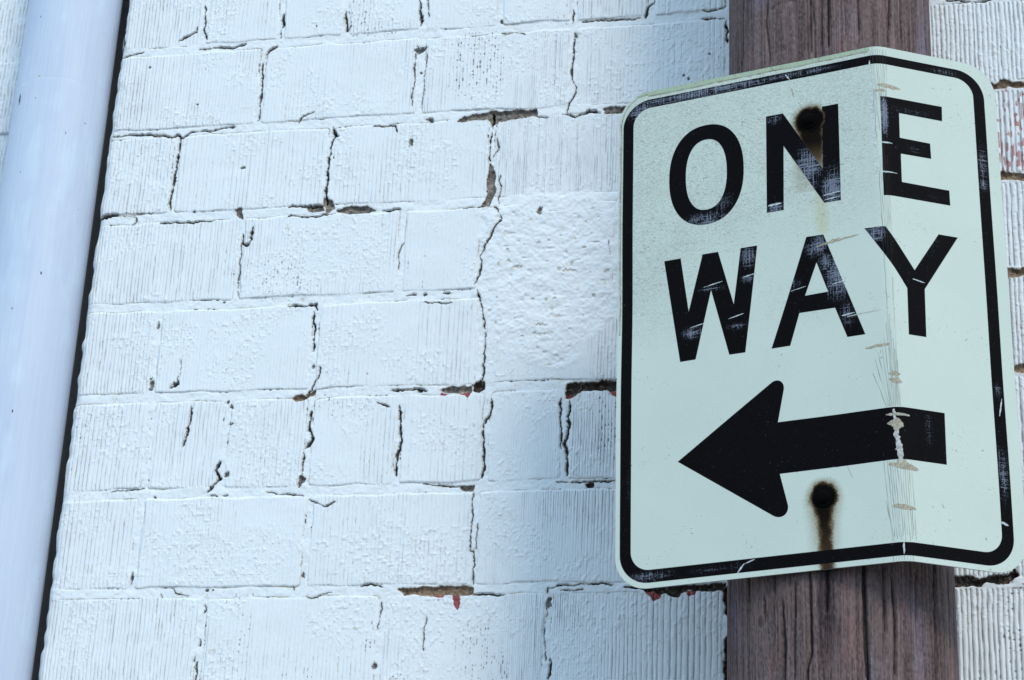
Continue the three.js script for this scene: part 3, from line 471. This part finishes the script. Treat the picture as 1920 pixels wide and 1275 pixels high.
  for (let k = 0; k < 12; k++) { const s = (k - 6) * 3.1; lines.push([313.5 + s * 0.75 - 6 * Math.abs(s / 18), 282 - Math.abs(s) * 3.6 - rnd() * 14, 314.5 + s * 0.42, 170.5, 0.34]); }
  for (let k = 0; k < 11; k++) lines.push([304.5 + k * 2.5 + rnd(), 111 - rnd() * 4, 309 + k * 2.2 + rnd(), 21 + rnd() * 8, 0.34]);
  for (let k = 0; k < 8; k++) lines.push([306 + k * 3 + rnd(), 7, 306.5 + k * 3, 1, 0.3]);
  lines.push([302, 66, 308.5, 22, 0.6], [300.5, 111, 307, 22, 0.4]);
  const seg = (px, py, [ax, ay, bx, by]) => { const dx = bx - ax, dy = by - ay, t = clamp(((px - ax) * dx + (py - ay) * dy) / (dx * dx + dy * dy)); return [Math.hypot(px - ax - t * dx, py - ay - t * dy), t]; };
  const lineMask = new Float32Array(cw * ch), markMask = new Float32Array(cw * ch), markTone = new Float32Array(cw * ch);
  const drawSeg = (q, pad, f) => {
    const a = Math.max(0, Math.floor((Math.min(q[0], q[2]) - pad) * ppm)), b = Math.min(cw - 1, Math.ceil((Math.max(q[0], q[2]) + pad) * ppm)), c = Math.max(0, Math.floor((Math.min(q[1], q[3]) - pad) * ppm)), d = Math.min(ch - 1, Math.ceil((Math.max(q[1], q[3]) + pad) * ppm));
    for (let j = c; j <= d; j++) for (let i = a; i <= b; i++) f(j * cw + i, (i + 0.5) / ppm, (j + 0.5) / ppm);
  };
  for (const q of lines) drawSeg(q, 2, (o, px, py) => { const [e] = seg(px + vn(py / 9, q[0], 141) * 0.5, py, q), s = sst(q[4] + 0.3, q[4] - 0.1, e) * (0.55 + 0.45 * vn(py / 13, q[0] * 3, 142)); lineMask[o] = Math.max(lineMask[o], s); });
  for (const q of marks) drawSeg(q, q[4] + 3, (o, px, py) => { const [e, t] = seg(px, py, q), wv = q[4] * (0.35 + 0.65 * Math.sin(Math.PI * clamp(t * 0.9 + 0.05))) * (1 + 0.5 * vn(px / 3.3, py / 2.3, 143)), s = sst(wv + 0.2, wv - 0.15, e); if (s > markMask[o]) { markMask[o] = s; markTone[o] = q[5]; } });

  const film = [0.575, 0.63, 0.55], black = [0.004, 0.0035, 0.004];
  for (let j = 0; j < ch; j++) for (let i = 0; i < cw; i++) {
    const px = (i + 0.5) / ppm, py = (j + 0.5) / ppm, o = j * cw + i, k = 1 - ink[((ch - 1 - j) * cw + i) * 4] / 255;
    // film with fine dirt fibres, thicker on the upper left where the face has weathered most
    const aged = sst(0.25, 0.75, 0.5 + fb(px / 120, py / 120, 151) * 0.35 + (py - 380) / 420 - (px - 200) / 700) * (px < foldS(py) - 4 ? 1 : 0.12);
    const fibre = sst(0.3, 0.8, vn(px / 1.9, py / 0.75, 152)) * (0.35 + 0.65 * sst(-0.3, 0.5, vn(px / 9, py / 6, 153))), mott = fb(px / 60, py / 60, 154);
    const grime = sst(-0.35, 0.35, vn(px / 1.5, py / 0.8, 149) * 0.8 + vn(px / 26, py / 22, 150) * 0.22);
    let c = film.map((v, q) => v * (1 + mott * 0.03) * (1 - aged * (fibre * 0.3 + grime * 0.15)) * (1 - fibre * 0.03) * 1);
    let hh = 0.6 + vn(px / 1.3, py / 1.3, 155) * 0.02, ro = 0.42 + aged * 0.14;
    const dot = sst(0.83, 0.9, vn(px / 1.7, py / 1.7, 156)) * sst(0.1, 0.5, vn(px / 30, py / 30, 157)); for (let q = 0; q < 3; q++) c[q] *= 1 - dot * 0.45;
    // raised cut edge: seam of the film running inside the top-left rim, stained tan
    const rimT = SH - py, rimL = px, wob = vn(px / 24, py / 24, 158) * 1.0, seamD = px < foldS(py) - 10 ? Math.min(Math.abs(rimT - 6.6 - wob - sst(60, 20, px) * 0), py > 300 ? Math.abs(rimL - 2.6 - wob * 0.4) : 9) : 9, cornerIn = px < 36 && py > SH - 36;
    let sd = seamD; if (cornerIn) sd = Math.abs(Math.hypot(px - 38, py - (SH - 38)) - (38 - 4 - wob * 0.6));
    const seam = sst(1.3, 0.4, sd); if (seam > 0) { c = c.map((v, q) => mix(v, [0.2, 0.165, 0.1][q], seam * 0.95 * (0.6 + 0.4 * vn(px / 6, py / 6, 159)))); hh -= seam * 0.18; }
    if (rimT < 6 + wob && px < foldS(py) - 8) c = c.map((v, q) => v * [0.74, 0.8, 0.66][q]);
    // print
    if (k > 0) {
      let wr = 0; for (const [wx, wy, rx, ry, st] of worn) { const e = ((px - wx) / rx) ** 2 + ((py - wy) / ry) ** 2; if (e < 2.2) wr = Math.max(wr, st * Math.exp(-e * 1.1)); }
      const hatch = Math.max(vn(px / 0.5, py / 22, 161), vn(px / 22, py / 0.5, 162)) * 0.66 + vn(px / 0.9, py / 0.9, 163) * 0.36, speck = sst(0.86, 0.95, vn(px / 1.2, py / 1.2, 164));
      const bare = clamp(sst(0.25, 0.75, hatch + wr * 0.62 - 0.18) * sst(0.1, 0.7, wr) * 0.54 + speck * (0.12 + wr * 0.5));
      for (let q = 0; q < 3; q++) c[q] = mix(c[q], mix(black[q], [0.33, 0.37, 0.46][q], bare), k);
      hh += 0.04 * k; ro = mix(ro, 0.5, k);
    }
    // rust bleeding from the two bolts, darkest under the heads
    for (const [bx, by, rad, len, wid] of [[232, 530, 17, 84, 9], [234.8, 79, 14.6, 64, 9.5]]) {
      const dx = px - bx, dy = py - by; if (Math.abs(dx) > 45 || dy > 40 || dy < -90) continue;
      const n = vn(px / 6, py / 8, 171) * 1.6 + vn(px / 0.9, py / 0.9, 172) * 1.1, e = Math.hypot(dx, dy * 0.98) + n, spot = sst(rad + 3.4, rad - 2.6, e), halo = sst(rad + 9, rad + 1, e - n * 0.5);
      const fall = clamp(-dy / len), hw = mix(by > 300 ? 15 : 11.5, by > 300 ? 12 : 7.2, sst(0, 0.55, fall)) + n * 0.9, run = dy < 0 ? sst(hw + 4, hw - 5, Math.abs(dx - (by > 300 ? fall * 7 : fall * 2))) * (by > 300 ? sst(0.95, 0.3, fall) : sst(4.5, 0.35, fall)) : 0;
      const wide = dy < 0 ? sst(hw + 15, hw - 2, Math.abs(dx) + n) * sst(1.6, 0.3, -dy / len) * 0.9 : 0, grain = 0.75 + 0.25 * vn(px / 0.8, py / 0.9, 173);
      if (k < 0.5 || spot > 0.2) {
        const st = Math.max(halo * 0.8, wide) * grain; c = c.map((v, q) => v * mix(1, [0.42, 0.3, 0.16][q], st));
        const low = sst(0.3, 1, fall) * (1 - spot), dk = Math.max(spot, run * (0.985 - 0.1 * low * (1 - grain) - (1 - grain) * 0.03)); c = c.map((v, q) => mix(mix(v, [0.15, 0.095, 0.045][q], Math.min(1, dk * 1.6)), mix([0.004, 0.0035, 0.003][q], [0.03, 0.017, 0.011][q], low), Math.pow(dk, 1.25))); ro = mix(ro, 0.95, dk);
      }
    }
    { const dx = px - 243 + vn(py / 20, 4, 175) * 2, s = sst(11, 2, Math.abs(dx) + vn(px / 1, py / 3, 176) * 2) * sst(455, 430, py) * sst(372, 395, py) * 0.5; if (s > 0 && k < 0.5) c = c.map((v, q) => v * mix(1, [0.9, 0.78, 0.5][q], s)); }   // yellow rust run under the upper bolt
    const lm = lineMask[o], mm = markMask[o];
    if (lm > 0) { c = c.map((v, q) => mix(v, [0.16, 0.17, 0.16][q], lm * (k > 0.5 ? 0.15 : 0.7))); hh -= lm * 0.25; }
    if (mm > 0) { const tn = markTone[o], tgt = [mix(0.52, 0.38, tn), mix(0.56, 0.33, tn), mix(0.55, 0.24, tn)], edge = sst(0.05, 0.5, mm) * sst(1, 0.6, mm); c = c.map((v, q) => mix(v, tgt[q] * (1 + 0.35 * vn(px / 1.2, py / 1.2, 174)), mm * 0.95)); if (edge > 0) c = c.map((v) => v * (1 - edge * 0.5 * tn)); hh += mm * 0.2 * tn - mm * 0.06; }
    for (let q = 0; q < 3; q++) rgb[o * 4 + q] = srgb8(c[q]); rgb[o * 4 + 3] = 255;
    bump[o * 4] = bump[o * 4 + 1] = bump[o * 4 + 2] = clamp(hh) * 255; bump[o * 4 + 3] = 255; rough[o * 4] = rough[o * 4 + 1] = rough[o * 4 + 2] = clamp(ro) * 255; rough[o * 4 + 3] = 255;
  }
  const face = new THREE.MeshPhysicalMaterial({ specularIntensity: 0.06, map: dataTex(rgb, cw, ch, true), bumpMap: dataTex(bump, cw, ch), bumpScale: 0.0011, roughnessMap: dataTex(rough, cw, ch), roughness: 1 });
  const bare = new THREE.MeshStandardMaterial({ color: new THREE.Color(0.5, 0.5, 0.47), metalness: 0.55, roughness: 0.5 });

  // sheet -> space: flat panels either side of a soft crease
  const P = new THREE.Vector3(-0.0425, 0.991, 0.3115), f = new THREE.Vector3(Math.sin(-0.02963), 1, Math.sin(-0.00665)).normalize();
  const ex = new THREE.Vector3(1, 0, 0).addScaledVector(f, -f.x).normalize(), ez = new THREE.Vector3().crossVectors(ex, f).normalize();
  const CR_W = 13, prof = [];                        // crease half width, mm; profile of the fold sampled every 0.5 mm
  const ang = (e) => mix(AL, AR, sst(-CR_W, CR_W, e));
  { let a = 0, b = 0; const N = 800; prof[N] = [0, 0]; for (let k = 1; k <= N; k++) { const t = ang((k - 0.5) * 0.5); a += Math.cos(t) * 0.5; b += Math.sin(t) * 0.5; prof[N + k] = [a, b]; } a = b = 0; for (let k = 1; k <= N; k++) { const t = ang(-(k - 0.5) * 0.5); a -= Math.cos(t) * 0.5; b -= Math.sin(t) * 0.5; prof[N - k] = [a, b]; } }
  const peak = CR_W * 0.06;
  const at = (s, t, lift) => {                       // s, t in mm on the sheet
    const ds = s - WL, dt = t - SH / 2, e = ds * Math.cos(DL) + dt * Math.sin(DL), a = dt * Math.cos(DL) - ds * Math.sin(DL), k = clamp(e / 0.5 + 800, 0, 1599), i = Math.floor(k), fr = k - i;
    const u = mix(prof[i][0], prof[i + 1][0], fr), w = mix(prof[i][1], prof[i + 1][1], fr), th = ang(e);
    const buckle = vn(s / 90, t / 110, 181) * 1.1 * sst(0, 120, Math.abs(e)) + Math.sin(clamp((t - SH) / 90 + 1) * Math.PI) * 0;
    const n = buckle + lift;
    return new THREE.Vector3().copy(P).addScaledVector(f, a / 1000).addScaledVector(ex, (u - Math.sin(th) * n) / 1000).addScaledVector(ez, (w + Math.cos(th) * n + peak) / 1000);
  };
  const RC = 38, cols = [], rws = [];
  for (let k = 0; k <= 44; k++) cols.push(k / 44 * 0.64); for (let k = 1; k <= 30; k++) cols.push(0.64 + k / 30 * 0.09); for (let k = 1; k <= 18; k++) cols.push(0.73 + k / 18 * 0.27);
  for (let k = 0; k <= 16; k++) rws.push(RC * (1 - Math.cos((k / 16) * Math.PI / 2))); for (let k = 1; k < 60; k++) rws.push(RC + (SH - 2 * RC) * k / 60); for (let k = 0; k <= 16; k++) rws.push(SH - RC * (1 - Math.sin((k / 16) * Math.PI / 2 )) );
  const w = cols.length, h = rws.length, pos = [], uv = [], fi = [], bi = [];
  const inset = (t) => { const q = t < RC ? RC - t : t > SH - RC ? t - SH + RC : 0; return RC - Math.sqrt(Math.max(0, RC * RC - q * q)); };
  for (const lift of [0, -2]) for (const t of rws) { const a = inset(t), L = a, R = SW - a; for (const q of cols) { const s = L + (R - L) * q, p = at(s, t, lift); pos.push(p.x, p.y, p.z); uv.push(s / SW, t / SH); } }
  for (let j = 1; j < h; j++) for (let i = 1; i < w; i++) { const a = (j - 1) * w + i - 1, b = a + 1, c = a + w, d = c + 1, n = w * h; fi.push(a, b, d, a, d, c); bi.push(a + n, d + n, b + n, a + n, c + n, d + n); }
  const rim = []; for (let i = 0; i < w; i++) rim.push(i); for (let j = 1; j < h; j++) rim.push(j * w + w - 1); for (let i = w - 2; i >= 0; i--) rim.push((h - 1) * w + i); for (let j = h - 2; j > 0; j--) rim.push(j * w);
  const base = pos.length / 3; rim.forEach((v) => { for (const q of [v, v + w * h]) { pos.push(pos[q * 3], pos[q * 3 + 1], pos[q * 3 + 2]); uv.push(0, 0); } });
  rim.forEach((_, k) => { const a = base + k * 2, b = base + ((k + 1) % rim.length) * 2; bi.push(a, a + 1, b + 1, a, b + 1, b); });
  const g = new THREE.BufferGeometry(); g.setAttribute('position', new THREE.Float32BufferAttribute(pos, 3)); g.setAttribute('uv', new THREE.Float32BufferAttribute(uv, 2)); g.setIndex([...fi, ...bi]);
  g.addGroup(0, fi.length, 0); g.addGroup(fi.length, bi.length, 1); g.computeVertexNormals();
  const sign = thing('road_sign', 'weathered white ONE WAY sign with black left arrow, creased around the timber pole', 'sign', 0, EYE, 0);
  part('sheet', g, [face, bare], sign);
  const rusty = new THREE.MeshPhysicalMaterial({ specularIntensity: 0.1, color: new THREE.Color(0.003, 0.0026, 0.0023), roughness: 1 });
  const head = new THREE.LatheGeometry([[0, 4.6], [2.5, 4.4], [5, 3.6], [6.8, 2.2], [7.4, 0.8], [7.4, -0.4]].map(([a, b]) => new THREE.Vector2(a / 1000, b / 1000)), 24).rotateX(Math.PI / 2);
  const washer = new THREE.LatheGeometry([[3, 1.2], [10.5, 1.0], [11, 0.3], [11, -0.6]].map(([a, b]) => new THREE.Vector2(a / 1000, b / 1000)), 28).rotateX(Math.PI / 2);
  const shank = new THREE.CylinderGeometry(0.004, 0.004, 0.05, 12).rotateX(Math.PI / 2).translate(0, 0, -0.025);
  for (const [s, t] of [[231, 531], [234.8, 78.5]]) {
    const p = at(s, t, 1.2), n = at(s, t, 10).sub(at(s, t, 0)).normalize(), bolt = part('bolt', mergeGeometries([head, shank]), rusty, sign);
    bolt.position.copy(p); bolt.quaternion.setFromUnitVectors(new THREE.Vector3(0, 0, 1), n); part('washer', washer, rusty, bolt).position.z = -0.0008;
  }
}

scene.traverse((o) => { if (o.isMesh) o.castShadow = o.receiveShadow = true; });
renderer.render(scene, camera);
